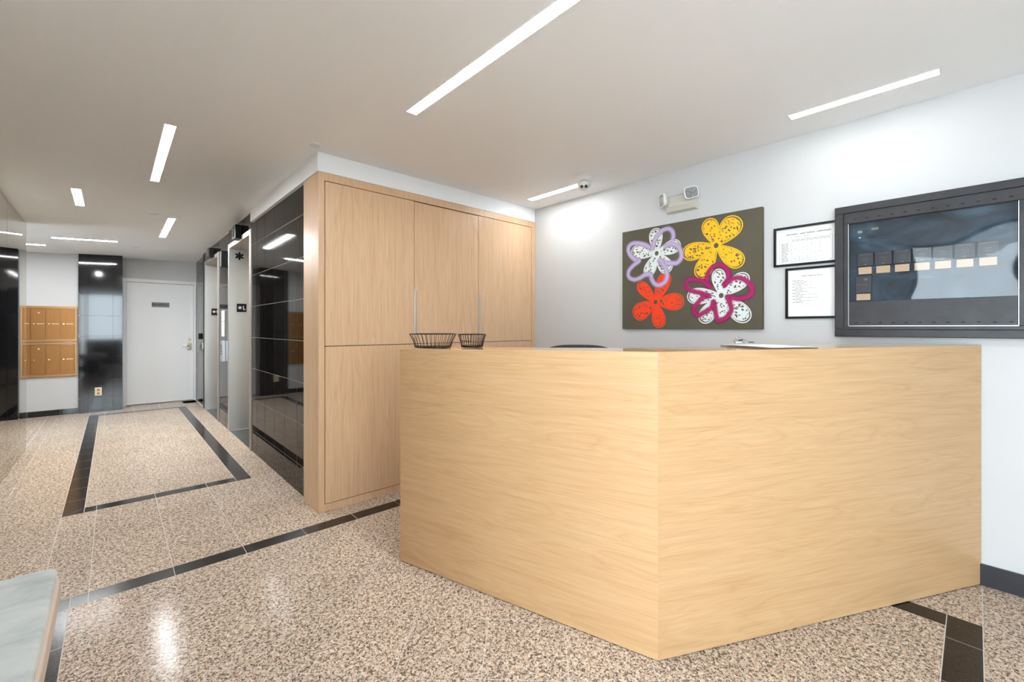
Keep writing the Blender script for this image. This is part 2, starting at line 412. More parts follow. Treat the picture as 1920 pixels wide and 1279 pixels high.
zc = [0, .213, .49, .814, 1.123, 1.424, 1.741, 2.042, 2.345]
for a, b in zip([-.367, -.268, .0], [-.268, .0, .101]):
    for c_, d_ in zip(zc, zc[1:]):
        B('tile', (a+.001, b-.001, 8.83, 8.844, c_+.001, d_-.001), M_bcol, col)
for c_, d_ in zip(zc, zc[1:]):
    B('tile', (.095, .106, 8.846, 9.149, c_+.001, d_-.001), M_bcol, col)

# ---- mirror panels on the left wall
for k, (a, b) in enumerate(((5.552, 6.638), (4.46, 5.548), (3.37, 4.456), (2.28, 3.366))):
    B('mirror_panel', (-.6665, -.655, a, b, 0, cz(-.655, b)-.001), M_mirror, wall_left)
B('mirror_edge_strip', (-.6665, -.6545, 6.6385, 6.6405, 0, 2.34), M_medge, wall_left)

# ---- glazed entrance behind and beside the camera
wf = struct('window_1', [(-.7, .25, -2.46, -2.40, 0, .85), (.25, XW, -2.46, -2.40, 0, .08), (-.7, XW, -2.46, -2.40, 2.36, WT), (.66, XW, -2.46, -2.40, .08, 2.36)]+[(x, x+.06, -2.46, -2.40, .0, 2.36) for x in (-.7, .25, .60)], M_bronze, 'dark bronze framed entrance glazing with a closed right part added to cut daylight')  # solid panel right of the panes added to hold back daylight from the desk
B('pane', [(-.64, .60, -2.434, -2.428, .08, 2.36)], M_glass, wf)
wf = struct('window_2', [(-.86, -.80, -2.46, .6, 0, .08), (-.86, -.80, -2.46, .6, 2.3, WT)]+[(-.86, -.80, y, y+.06, .08, 2.3) for y in (-2.46, -1.45, -.45, .54)], M_bronze, 'dark bronze framed side glazing')
B('pane', [(-.834, -.828, -2.4, .54, .08, 2.3)], M_glass, wf)
wf = struct('added_window_3', [(-2.32, -2.26, 6.7, 7.6, .85, .90), (-2.32, -2.26, 6.7, 7.6, 2.0, 2.05)]+[(-2.32, -2.26, y, y+.05, .9, 2.0) for y in (6.7, 7.55)], M_bronze, 'unseen window added to the mail alcove to light the corridor')  # invented opening, out of view, to bring daylight to the corridor end
B('pane', (-2.294, -2.288, 6.75, 7.55, .9, 2.0), M_glass, wf)
struct('trim_3', (-30, 30, -40, -2.47, -.3, -.16), M_pave, 'concrete pavement outside the entrance')
struct('trim_4', (-30, -2.4, -2.46, 30, -.3, -.16), M_pave, 'concrete pavement beside the building')
struct('trim_5', (-2.4, -.861, -2.46, 6.29, -.3, -.16), M_pave, 'concrete pavement by the side glazing')

# ---------------------------------------------------------------- linear ceiling lights
def strip(x0, x1, y0, y1, label, power=LED_CORRIDOR):
    zc_ = min(cz(x0, y0), cz(x1, y1), cz(x0, y1))
    t = thing('linear_ceiling_light', label, 'ceiling light', ((x0+x1)/2, (y0+y1)/2, zc_), 'recessed linear ceiling lights')
    bm = bmesh.new(); e = .003
    for a, b, c, d in ((x0-e, x0, y0-e, y1+e), (x1, x1+e, y0-e, y1+e), (x0, x1, y0-e, y0), (x0, x1, y1, y1+e)):
        vs_ = [bm.verts.new((p, q, cz(p, q)+dz)) for dz in (.004, -.0022) for p, q in ((a,c),(b,c),(b,d),(a,d))]
        for q in ((0,1,2,3),(7,6,5,4),(0,4,5,1),(1,5,6,2),(2,6,7,3),(3,7,4,0)): bm.faces.new([vs_[i] for i in q])
    obj('trim_frame', bm, M_trimw, t)
    bm = bmesh.new()
    vs_ = [bm.verts.new((p, q, cz(p, q)+dz)) for dz in (.004, -.0014) for p, q in ((x0,y0),(x1,y0),(x1,y1),(x0,y1))]
    for q in ((0,1,2,3),(7,6,5,4),(0,4,5,1),(1,5,6,2),(2,6,7,3),(3,7,4,0)): bm.faces.new([vs_[i] for i in q])
    obj('diffuser', bm, M_leds[power], t)
strip(1.174, 1.232, .35, 2.11, 'longest white LED strip in the ceiling, running out over the reception desk corner', LED_LOBBY)
strip(2.76, 2.822, .115, .71, 'short LED strip in the ceiling above the dark display board', LED_BOARD)
strip(2.795, 2.862, 2.18, 2.80, 'short LED strip in the ceiling ending at the dome camera', LED_CORNER)
strip(.213, .263, 3.09, 4.35, 'LED strip in the ceiling nearest to the oak cupboard corner, over the corridor mouth', LED_LOBBY)
strip(-.247, -.192, 4.94, 5.55, 'very short LED strip in the corridor ceiling near the mirror wall')
strip(.423, .482, 5.74, 6.91, 'LED strip in the corridor ceiling between the two ceiling discs, in front of the elevators')
strip(-.537, .041, 7.47, 7.53, 'crosswise LED strip in the corridor ceiling before the black column')
strip(-1.25, -.64, 8.12, 8.18, 'crosswise LED strip in the ceiling just above the mailboxes', LED_MAIL)

def disc(x, y, r, label):
    z = cz(x, y); t = thing('ceiling_disc', label, 'sprinkler', (x, y, z), 'round sprinkler covers in the ceiling')
    bm = bmesh.new(); cyl(bm, (x, y, z-.004), r, .010, n=32); obj('cover_plate', bm, M_ceil, t)
    bm = bmesh.new(); cyl(bm, (x, y, z-.007), r*.8, .003, n=32); obj('inner_cap', bm, M_plw, t)
disc(.953, 2.90, .042, 'white round sprinkler cover in the ceiling by the cupboard corner')
disc(.294, 5.60, .045, 'white round sprinkler cover in the corridor ceiling between two LED strips')
disc(.228, 7.90, .045, 'white round sprinkler cover in the ceiling nearest the white door')

# ---------------------------------------------------------------- oak wall cupboard
YF = 3.0
cab = thing('cupboard', 'tall pale oak wall cupboard with flush doors behind the reception desk', 'cupboard', (2.05, 3.15, 0))
B('body', [(1.062, XW-.004, 3.03, 3.30, .055, 2.28)], M_gap, cab, loc=(2.05, 3.15, 0))
B('side_panel', [(1.01, 1.03, 3.022, 3.303, 0, 2.30)], M_cabw, cab, loc=(1.02, 3.1, 0))
B('face_frame', [(1.0105, 1.0505, YF, 3.021, 0, 2.30), (1.0505, XW-.002, YF, 3.021, 2.246, 2.30), (1.0505, XW-.002, YF+.004, 3.021, 0, .048), (3.048, XW-.002, YF, 3.021, .048, 2.246)], M_cabw, cab, loc=(2.7, 3.0, .3))
edges = [1.0535, 1.736, 2.376, 3.0445]
for k in range(3):
    a, b = edges[k]+.001, edges[k+1]-.001
    low = B('door', (a+.001, b-.001, YF+.001, 3.019, .052, 1.1185), M_cabw, cab, loc=((a+b)/2+.7*k, 3.0, .1), bevel=.0008)
    up = B('door', (a+.001, b-.001, YF+.001, 3.019, 1.1230, 2.2415-(.0035 if k == 1 else 0)), M_cabw, cab, loc=((a+b)/2+.9*k, 3.0, 1.3), bevel=.0008)
    if k < 2:
        B('edge_handle', [(b-.006, b+.011, YF-.020, YF+.0005, 1.165, 1.545)], M_alu, up, bevel=.001)['label'] = 'tall narrow aluminium edge pull'

# ---------------------------------------------------------------- reception desk
L, Cn, Rr = Vector((1.127, 2.095, 0)), Vector((1.493, .808, 0)), Vector((XW-.004, -.018, 0))
zL, zC, zR = 1.134, 1.157, 1.164
desk = thing('reception_desk', 'angled reception desk clad in pale oak laminate with horizontal grain', 'reception desk', (1.9, 1.2, 0))
def off(p, q, d):
    t = (q-p).normalized(); n = Vector((-t.y, t.x, 0)); n = n if n.dot(Vector((1,1,0))) > 0 else -n
    return n*d
nL, nR = off(L, Cn, 1), off(Cn, Rr, 1)
def inner(d):     # offset polyline at depth d: points at L, C, R
    a = L+nL*d; b = Cn+nR*d
    t1 = (Cn-L).normalized(); t2 = (Rr-Cn).normalized()
    den = t1.x*t2.y-t1.y*t2.x; w_ = b-a; s = (w_.x*t2.y-w_.y*t2.x)/den
    c = a+t1*s
    r = b+t2*((XW-.004-b.x)/t2.x)
    return a, c, r
def panel(name, p, q, zp, zq, th, m, z0=0, cut=0):
    t = (q-p); ln = t.length; ang = math.atan2(t.y, t.x)
    n = off(p, q, 1); sgn = 1 if (Matrix.Rotation(-ang, 3, 'Z')@n).y > 0 else -1
    bm = bmesh.new()
    pts = [(0, 0, zp), (ln, 0, zq), (ln-cut, sgn*th, zq), (0, sgn*th, zp)]
    if sgn < 0: pts = pts[::-1]
    prism(bm, pts, z0, 0)
    bmesh.ops.recalc_face_normals(bm, faces=bm.faces)
    me = bpy.data.meshes.new(name); bm.to_mesh(me); bm.free(); me.materials.append(m)
    o = bpy.data.objects.new(name, me); C.objects.link(o); o.parent = desk; o.location = p-desk.location; o.rotation_euler = (0, 0, ang)
    return o
a1, c1, r1 = inner(.03)
panel('front_panel', L, Cn, zL, zC, .03, M_deskw, .004)
panel('front_panel', Cn+(Rr-Cn).normalized()*.0006, Rr, zC, zR, .03, M_deskw, .004, .016)
# kick shadow under the front panels, made as a dark strip
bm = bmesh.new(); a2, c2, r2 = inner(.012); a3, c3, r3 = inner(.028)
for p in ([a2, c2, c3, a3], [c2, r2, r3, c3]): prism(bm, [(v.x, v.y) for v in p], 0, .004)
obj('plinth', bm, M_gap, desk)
# counter ledge
ad, cd, rd = inner(.31)
bm = bmesh.new(); e0, f0, g0 = inner(.0305)
for (p, q, r_, s_), zz in (((e0, f0, cd, ad), (zL, zC, zC, zL)), ((f0, g0, rd, cd), (zC, zR, zR, zC))):
    P4 = [p, q, r_, s_]
    lo = [bm.verts.new((v.x, v.y, z-.03)) for v, z in zip(P4, zz)]; hi = [bm.verts.new((v.x, v.y, z-.0005)) for v, z in zip(P4, zz)]
    bm.faces.new(lo); bm.faces.new(hi[::-1])
    for i in range(4): bm.faces.new((lo[i], lo[(i+1)%4], hi[(i+1)%4], hi[i]))
obj('counter_top', bm, M_topw, desk, loc=(1.9, 1.2, .9))
# ledge support, lower worktop, end panels
h0, h1, h2 = inner(.28); k0, k1, k2 = inner(.305); w0, w1, w2 = inner(.60)
bm = bmesh.new()
for p in ([h0, h1, k1, k0], [h1, h2, k2, k1]): prism(bm, [(v.x, v.y) for v in p], .74, 1.10)
obj('ledge_riser', bm, M_cabw, desk)
bm = bmesh.new()
for p in ([e0, f0, w1, w0], [f0, g0, w2, w1]): prism(bm, [(v.x, v.y) for v in p], .71, .738)
obj('worktop', bm, M_deskw, desk)
t_ = (Cn-L).normalized()
bm = bmesh.new(); p0 = e0; p1 = L+nL*.31
prism(bm, [(p0.x, p0.y), (p0.x+t_.x*.028, p0.y+t_.y*.028), (p1.x+t_.x*.028, p1.y+t_.y*.028), (p1.x, p1.y)], .739, 1.103)
p1 = L+nL*.59; prism(bm, [(p0.x, p0.y), (p0.x+t_.x*.028, p0.y+t_.y*.028), (p1.x+t_.x*.028, p1.y+t_.y*.028), (p1.x, p1.y)], 0, .709)
obj('end_panel', bm, M_deskw, desk)

# ---------------------------------------------------------------- wire baskets on the counter
def basket(cx, cy, zb, zr, a, b, rot, label, handle):
    t = thing('wire_basket', label, 'basket', (cx, cy, zb), 'black wire baskets on the counter')
    cr, sr = math.cos(rot), math.sin(rot)
    def P(s, th, z):
        x_, y_ = s*a*math.cos(th), s*b*math.sin(th); return (cx+x_*cr-y_*sr, cy+x_*sr+y_*cr, z)
    N = 40; W = .0016
    bm = bmesh.new(); tube(bm, [P(1, 2*PI*i/N, zr) for i in range(N)], .0026, 6, True); obj('rim', bm, M_wire, t)
    bm = bmesh.new(); tube(bm, [P(.74, 2*PI*i/N, zb+.004) for i in range(N)], .0034, 6, True)
    tube(bm, [P(.76, 2*PI*i/N, zb+.010) for i in range(N)], W, 6, True)
    for k in range(-4, 5):
        y_ = k/5; xx = math.sqrt(1-y_*y_)*.74
        tube(bm, [(cx+(-xx*a)*cr-(y_*.74*b)*sr, cy+(-xx*a)*sr+(y_*.74*b)*cr, zb+.004), (cx+(xx*a)*cr-(y_*.74*b)*sr, cy+(xx*a)*sr+(y_*.74*b)*cr, zb+.004)], W, 6)
    tube(bm, [P(.74, PI/2, zb+.004), P(.74, -PI/2, zb+.004)], W, 6)
    obj('base_grid', bm, M_wire, t)
    for i in range(30):
        th = 2*PI*i/30+.07
        bm = bmesh.new(); tube(bm, [P(.76, th, zb+.004), P(.84, th+.02, zb+(zr-zb)*.5), P(1, th+.03, zr)], .0014, 5)
        obj('wire', bm, M_wire, t)
    if handle:
        bm = bmesh.new(); tube(bm, [P(1.0, 4.0, zr), P(.99, 4.05, zr-.034), P(.99, 4.9, zr-.036), P(1.0, 4.95, zr)], .0022, 6)
        obj('handle', bm, M_wire, t)
basket(1.29, 2.03, 1.1375, 1.214, .130, .10, math.radians(-52), 'left black wire basket, the longer one with the wide rim, on the desk counter', False)
basket(1.447, 1.883, 1.1405, 1.212, .076, .082, math.radians(-52), 'right black wire basket with a small drop handle, on the desk counter', True)

# ---------------------------------------------------------------- clipboard with papers
def zt(p):   # counter height near the right leg
    s = max(0, min(1, (Vector((p[0], p[1], 0))-Cn).dot((Rr-Cn).normalized())/(Rr-Cn).length)); return zC+(zR-zC)*s
cb = thing('clipboard', 'brown clipboard holding loose white papers under a metal clip on the counter', 'clipboard', (2.16, .66, 1.161))
A_ = Vector((2.165, .845, 0)); d1 = Vector((-.17, -.27, 0)).normalized(); d2 = Vector((.27, -.17, 0)).normalized()
def slab(p, u, v, lu, lv, z0, z1, warp=0, nu=1):
    bm = bmesh.new(); top = []; bot = []
    for i in range(nu+1):
        for j in (0, 1):
            q = p+u*(lu*i/nu)+v*(lv*j); zz = zt(q)+warp*math.sin(PI*1.3*i/nu)
            bot.append(bm.verts.new((q.x, q.y, zz+z0))); top.append(bm.verts.new((q.x, q.y, zz+z1)))
    for L_ in (top, bot):
        for i in range(nu): bm.faces.new((L_[2*i], L_[2*i+1], L_[2*i+3], L_[2*i+2]))
    n = nu
    for i in range(n):
        bm.faces.new((top[2*i], top[2*i+2], bot[2*i+2], bot[2*i])); bm.faces.new((top[2*i+1], bot[2*i+1], bot[2*i+3], top[2*i+3]))
    bm.faces.new((top[0], bot[0], bot[1], top[1])); bm.faces.new((top[-2], top[-1], bot[-1], bot[-2]))
    return bm
obj('board', slab(A_, d1, d2, .318, .228, .0005, .0035), M_mask, cb)
for k, (du, dv) in enumerate(((.012, .006), (.018, .012), (.022, .004))):
    obj('paper', slab(A_+d1*du+d2*dv, d1, d2, .285, .212, .004+.0016*k, .0044+.0016*k, .0012, 8), M_paper, cb)
cm = A_+d1*.022+d2*.114; zc0 = zt(cm)+.0088
bm = bmesh.new()
def bar(bm, p, u, v, lu, lv, z0, z1, lift=0):
    q = [p-u*lu/2-v*lv/2, p+u*lu/2-v*lv/2, p+u*lu/2+v*lv/2, p-u*lu/2+v*lv/2]
    vs_ = [bm.verts.new((a.x, a.y, z0+(lift if i in (0,3) else 0))) for i, a in enumerate(q)]+[bm.verts.new((a.x, a.y, z1+(lift if i in (0,3) else 0))) for i, a in enumerate(q)]
    for f in ((0,1,2,3),(7,6,5,4),(0,4,5,1),(1,5,6,2),(2,6,7,3),(3,7,4,0)): bm.faces.new([vs_[i] for i in f])
bar(bm, cm+d1*.010, d1, d2, .016, .118, zc0, zc0+.004)
bar(bm, cm-d1*.004, d1, d2, .028, .10, zc0+.002, zc0+.006, .010)
bar(bm, cm-d1*.012-d2*.006, d1, d2, .030, .055, zc0+.010, zc0+.014, .012)
bar(bm, cm-d1*.016-d2*.016, d1, d2, .020, .03, zc0+.018, zc0+.024, .010)
obj('metal_clip', bm, M_chrome, cb, bevel=.0015)['label'] = 'silver spring clip'
bm = bmesh.new()
p = cm-d2*.05; q = cm+d2*.05
tube(bm, [(p.x, p.y, zc0+.009), (q.x, q.y, zc0+.009)], .0042, 10)
tube(bm, [(cm.x-d2.x*.03-d1.x*.02, cm.y-d2.y*.03-d1.y*.02, zc0+.026), (cm.x-d2.x*.02-d1.x*.026, cm.y-d2.y*.02-d1.y*.026, zc0+.036), (cm.x+d2.x*.004-d1.x*.02, cm.y+d2.y*.004-d1.y*.02, zc0+.026)], .0026, 8)
obj('spring', bm, M_chrome, cb)

# ---------------------------------------------------------------- office chair behind the desk
ch = thing('office_chair', 'black office chair behind the desk, only its top edge showing', 'chair', (2.18, 1.72, 0))
fx = Vector((.80, .60, 0))        # seen almost square on: back faces the camera
sx_ = Vector((.60, -.80, 0)); o0 = Vector((2.18, 1.72, 0))
def W(u, v, z): p = o0+sx_*u+fx*v; return (p.x, p.y, z)
bm = bmesh.new(); NU, NV = 16, 10; G = {}
for i in range(NU+1):
    for j in range(NV+1):
        u = -1+2*i/NU; v = j/NV
        hw = .235*(1-.22*max(0, (v-.72)/.28)**2)*(1-.12*(1-v)); z = .60+(.548-.022*abs(u)**3)*v
        dep = -.20+.05*u*u+.03*v*0
        for s in (0, 1):
            th = .045*(1-.6*abs(u)**4)*(1-.5*v**6)
            G[i,j,s] = bm.verts.new(W(u*hw, dep+(th if s else 0)-.03*v, z))
for s in (0, 1):
    for i in range(NU):
        for j in range(NV): bm.faces.new((G[i,j,s], G[i+1,j,s], G[i+1,j+1,s], G[i,j+1,s])).smooth = True
for j in range(NV):
    for i in (0, NU): bm.faces.new((G[i,j,0], G[i,j+1,0], G[i,j+1,1], G[i,j,1]))
for i in range(NU):
    for j in (0, NV): bm.faces.new((G[i,j,0], G[i+1,j,0], G[i+1,j,1], G[i,j,1]))
obj('backrest', bm, M_chair, ch)
bm = bmesh.new(); NN = 28; rr = [[], []]
for k, z in ((0, .44), (1, .51)):
    for i in range(NN):
        th = 2*PI*i/NN; c_, s_ = math.cos(th), math.sin(th)
        rr[k].append(bm.verts.new(W(.25*math.copysign(abs(c_)**.6, c_), .02+.235*math.copysign(abs(s_)**.6, s_), z)))
bm.faces.new(rr[0][::-1]); bm.faces.new(rr[1])
for i in range(NN): bm.faces.new((rr[0][i], rr[0][(i+1)%NN], rr[1][(i+1)%NN], rr[1][i]))
obj('seat', bm, M_chair, ch, bevel=.02, seg=3)
bm = bmesh.new(); tube(bm, [W(0, -.02, .425), W(0, -.22, .42), W(0, -.245, .50), W(0, -.21, .72)], .018, 8); bx(bm, o0.x-.06, o0.x+.06, o0.y-.06, o0.y+.06, .405, .438); obj('back_bracket', bm, M_black, ch)
bm = bmesh.new(); cyl(bm, (o0.x, o0.y, .07), .028, .34); obj('gas_lift', bm, M_black, ch)
for k in range(5):
    an = 2*PI*k/5+.3; e = (o0.x+.27*math.cos(an), o0.y+.27*math.sin(an))
    bm = bmesh.new(); tube(bm, [(o0.x+.02*math.cos(an), o0.y+.02*math.sin(an), .10), (e[0], e[1], .068)], .016, 8); lg = obj('leg', bm, M_black, ch)
    bm = bmesh.new(); cyl(bm, (e[0]-.02*math.sin(an), e[1]+.02*math.cos(an), .026), .026, .04, (math.sin(an), -math.cos(an), 0)); cyl(bm, (e[0], e[1], .03), .008, .035); obj('caster', bm, M_black, lg)

# ---------------------------------------------------------------- painting
def petal_pts(c, tip, wd, n=26, fat=.62):
    c = Vector(c); tip = Vector(tip); ax = tip-c; ln = ax.length; ax.normalize(); pr = Vector((-ax.y, ax.x)); out = []
    for i in range(n):
        th = 2*PI*i/n
        s = .5-.5*math.cos(th)          # 0 at centre, 1 at tip
        r = wd/2*math.sin(th)*(.30+.95*s**.8)/1.02
        out.append(c+ax*ln*s+pr*r)
    return out
PX = XW-.036; PY, PZ = 1.973, 1.238     # canvas face
def cv(s, t, d=0): return (PX-d, PY-s, PZ+t)
art = thing('flower_painting', 'unframed olive canvas painted with four scribbled graffiti flowers, on the white wall', 'painting', (XW-.02, 1.453, 1.238))
bm = bmesh.new(); bx(bm, PX, XW-.001, .935, PY, PZ, 2.029)
def canvas_mat():
    m = mat('olive_canvas', lin(92, 88, 74), .75, spec=.2); t = NT(m); v = t.coords('World')
    t.link(t.mix(lin(88, 82, 68), lin(100, 96, 82), t.noise(v, 3, 2)), t.p.inputs['Base Color']); t.bump(t.noise(v, 700, 1), .15, .0006); return m
M_canvas = canvas_mat()
obj('canvas', bm, M_canvas, art, bevel=.002)
def spotted(name, col, sc=46, thr=.30):
    m = mat(name, col, .5); t = NT(m); v = t.coords('World', (1, 1, 1.25))
    n = t.noise(v, 22, 2); mixv = t.add('ShaderNodeVectorMath', operation='ADD'); t.link(v, mixv.inputs[0])
    sc_ = t.add('ShaderNodeVectorMath', operation='SCALE'); sc_.inputs['Scale'].default_value = .045; t.link(n, sc_.inputs[0]); t.link(sc_.outputs[0], mixv.inputs[1])
    vo = t.add('ShaderNodeTexVoronoi'); vo.inputs['Scale'].default_value = sc; t.link(mixv.outputs[0], vo.inputs['Vector'])
    big = t.noise(v, 9, 2)
    ad = t.add('ShaderNodeMath', operation='SUBTRACT'); t.link(vo.outputs['Distance'], ad.inputs[0])
    ml = t.add('ShaderNodeMath', operation='MULTIPLY'); ml.inputs[1].default_value = .35; t.link(big, ml.inputs[0]); t.link(ml.outputs[0], ad.inputs[1])
    f_ = t.ramp(ad.outputs[0], [(thr-.135, g(1)), (thr-.115, g(0))])
    t.link(t.mix(col, lin(90, 84, 68), f_), t.p.inputs['Base Color']); return m
def solid(name, col): return mat(name, col, .5)
def closed_ribbon(bm, pts, wd, d, mi):
    n = len(pts); ins, outs = [], []
    for i in range(n):
        t = (pts[(i+1)%n]-pts[i-1]); t = t.normalized() if t.length > 1e-6 else Vector((1, 0)); nn = Vector((-t.y, t.x))*wd/2
        ins.append(bm.verts.new(cv(*(pts[i]-nn), d))); outs.append(bm.verts.new(cv(*(pts[i]+nn), d)))
    for i in range(n):
        bm.faces.new((ins[i], ins[(i+1)%n], outs[(i+1)%n], outs[i])).material_index = mi
def flower(name, label, c, petals, col, base, thr=.30, sc=46):
    bm = bmesh.new(); dd = base
    for tip, wd in petals:
        pts = petal_pts(c, tip, wd*1.16); cc = sum(pts, Vector((0, 0)))/len(pts)
        inner_ = [cc+(p-cc)*.90 for p in pts]
        vs_ = [bm.verts.new(cv(*p, dd)) for p in inner_]; bm.faces.new(vs_).material_index = 0
        closed_ribbon(bm, pts, .0075, dd+.0001, 1)
        closed_ribbon(bm, [cc+(p-cc)*.86 for p in pts], .004, dd+.00015, 1)
        dd += .00025
    n = 18; vs_ = [bm.verts.new(cv(c[0]+.036*math.cos(2*PI*i/n), c[1]+.036*math.sin(2*PI*i/n), dd)) for i in range(n)]; bm.faces.new(vs_).material_index = 1
    vs_ = [bm.verts.new(cv(c[0]+.016*math.cos(2*PI*i/n)*(1+.1*math.sin(3*i)), c[1]+.018*math.sin(2*PI*i/n), dd+.0003)) for i in range(n)]; bm.faces.new(vs_).material_index = 2
    o = obj(name, bm, [spotted(name+'_spotted', col, sc, thr), solid(name+'_solid', col), M_canvas], art); o['label'] = label
OR_, YE, WH = lin(250, 62, 14), lin(255, 193, 8), lin(226, 232, 230)
flower('painted_flower', 'orange scribbled flower', (.296, .207), (((.148, .365), .085), ((.392, .425), .10), ((.519, .202), .115), ((.334, .012), .10), ((.108, .105), .125)), OR_, .0008)
flower('painted_flower', 'yellow scribbled flower', (.75, .579), (((.690, .772), .105), ((.893, .748), .135), ((.918, .427), .11), ((.627, .366), .115), ((.512, .548), .115)), YE, .0012)
flower('painted_flower', 'white scribbled flower under a lavender loop', (.306, .581), (((.293, .774), .10), ((.492, .630), .095), ((.408, .430), .10), ((.222, .415), .09), ((.088, .626), .10)), WH, .0016, .32)
flower('painted_flower', 'white scribbled flower under a magenta loop', (.784, .231), (((.760, .413), .085), ((.953, .359), .095), ((.958, .058), .11), ((.786, .072), .06), ((.648, .050), .10), ((.548, .237), .105)), WH, .0020, .33)
def spray_mat(name, col, amax=.92):
    m = mat(name, col, .6); t = NT(m)
    uv = t.add('ShaderNodeUVMap').outputs[0]; sp = t.add('ShaderNodeSeparateXYZ'); t.link(uv, sp.inputs[0])
    a = t.ramp(sp.outputs[1], [(0, g(0)), (.42, g(amax)), (.58, g(amax)), (1, g(0))], 'EASE')
    t.link(a, t.p.inputs['Alpha']); return m
def catmull(pts, k=14):
    out = []; n = len(pts); P = [Vector(p) for p in pts]
    for i in range(n-1):
        p0, p1, p2, p3 = P[max(i-1,0)], P[i], P[i+1], P[min(i+2,n-1)]
        for j in range(k):
            t = j/k; out.append(.5*((2*p1)+(-p0+p2)*t+(2*p0-5*p1+4*p2-p3)*t*t+(-p0+3*p1-3*p2+p3)*t**3))
    out.append(P[-1]); return out
def spray(name, paths, wd, col, d, label):
    bm = bmesh.new(); uvl = bm.loops.layers.uv.new('UVMap')
    for path in paths:
        pts = catmull(path); pr = None; d += .0002; dd = d
        for i, p in enumerate(pts):
            t = pts[min(i+1, len(pts)-1)]-pts[max(i-1, 0)]; t.normalize(); nn = Vector((-t.y, t.x))*wd/2; dd += .000004
            row = [bm.verts.new(cv(*(p-nn), dd)), bm.verts.new(cv(*(p+nn), dd))]
            if pr:
                f_ = bm.faces.new((pr[0], row[0], row[1], pr[1]))
                for lp in f_.loops: lp[uvl].uv = (0, 0 if lp.vert in (pr[0], row[0]) else 1)
            pr = row
    o = obj(name, bm, spray_mat(name+'_paint', col), art); o['label'] = label
spray('sprayed_loop', [[(.267,.615),(.213,.657),(.147,.681),(.091,.684),(.059,.653),(.073,.6),(.119,.554),(.158,.54),(.102,.506),(.062,.465),(.065,.419),(.108,.395),(.158,.401),(.202,.422),(.235,.428),(.256,.422),(.267,.382),(.293,.346),(.33,.334),(.371,.354),(.391,.391),(.386,.434),(.371,.473),(.35,.509),(.319,.536)],
    [(.319,.536),(.371,.502),(.428,.491),(.47,.491),(.499,.52),(.503,.556),(.489,.59),(.47,.616),(.421,.637),(.386,.628),(.36,.619)],
    [(.267,.61),(.293,.689),(.34,.739),(.371,.753),(.406,.752),(.435,.724),(.44,.686),(.431,.659)]], .056, lin(196, 176, 214), .0036, 'soft lavender sprayed line')
spray('sprayed_loop', [[(.719,.29),(.686,.333),(.695,.39),(.727,.432),(.77,.444),(.813,.419),(.832,.377),(.828,.338),(.802,.3),(.844,.333),(.888,.345),(.929,.33),(.961,.3),(.979,.264),(.975,.23),(.943,.209),(.896,.203),(.851,.213),(.825,.219),(.84,.182),(.851,.138),(.84,.107),(.813,.076),(.774,.06),(.755,.077),(.747,.121),(.735,.191),(.719,.151),(.67,.119),(.629,.099),(.599,.121),(.599,.155),(.624,.187),(.654,.219),(.703,.233),(.654,.253),(.59,.273),(.547,.293),(.539,.328),(.56,.356),(.612,.356),(.666,.335),(.711,.29)]],
    .054, lin(172, 4, 100), .0046, 'soft magenta sprayed line')

# ---------------------------------------------------------------- emergency light
el = thing('emergency_light', 'beige emergency light with two swivel lamp heads on the wall above the painting', 'emergency light', (XW, 1.47, 2.12))
bm = bmesh.new()
pr_ = [(XW-.001, 2.105), (XW-.036, 2.115), (XW-.052, 2.150), (XW-.052, 2.222), (XW-.034, 2.232), (XW-.001, 2.232)]
A2 = [bm.verts.new((x_, 1.36 if x_ > XW-.01 else 1.372, z_)) for x_, z_ in pr_]; B2 = [bm.verts.new((x_, 1.60 if x_ > XW-.01 else 1.588, z_)) for x_, z_ in pr_]
bm.faces.new(A2); bm.faces.new(B2[::-1])
for i in range(6): bm.faces.new((A2[i], B2[i], B2[(i+1)%6], A2[(i+1)%6]))
obj('housing', bm, M_plb, el, bevel=.003)
def facet_mat():
    m = mat('faceted_reflector', (.75, .78, .8, 1), .25, .6); t = NT(m); v = t.coords('World')
    vo = t.add('ShaderNodeTexVoronoi'); vo.inputs['Scale'].default_value = 110; t.link(v, vo.inputs['Vector'])
    t.link(t.ramp(vo.outputs['Distance'], [(0, g(.9)), (.6, g(.35))]), t.p.inputs['Base Color']); t.bump(vo.outputs['Distance'], .8, .004); return m
M_facet = facet_mat()
def head(c, nrm, up, hw, hh, dep, label):
    c = Vector(c); nrm = Vector(nrm).normalized(); side = Vector(up).cross(nrm).normalized(); up2 = nrm.cross(side)
    def ring(s, d): 
        o_ = []
        for i in range(28):
            th = 2*PI*i/28; cc_, ss_ = math.cos(th), math.sin(th)
            o_.append(c+side*hw*s*math.copysign(abs(cc_)**.45, cc_)+up2*hh*s*math.copysign(abs(ss_)**.45, ss_)+nrm*d)
        return o_
    bm = bmesh.new(); prev = None
    for s, d in ((.45, -dep), (.8, -dep*.8), (1, -dep*.35), (1, 0), (.86, .002), (.86, -.003)):
        r_ = [bm.verts.new(p) for p in ring(s, d)]
        if prev:
            for i in range(28): bm.faces.new((prev[i], prev[(i+1)%28], r_[(i+1)%28], r_[i])).smooth = True
        else: bm.faces.new(r_)
        prev = r_
    bm.faces.new(prev); h = obj('lamp_head', bm, M_plw, el); h['label'] = label
    bm = bmesh.new(); r_ = [bm.verts.new(p) for p in ring(.85, -.001)]; bm.faces.new(r_); bmesh.ops.extrude_face_region(bm, geom=list(bm.faces)); obj('lens', bm, M_facet, h)
head((XW-.078, 1.378, 2.214), (-.72, -.62, -.05), (-.06, .22, 1), .050, .043, .035, 'square lamp head turned outward with faceted lens')
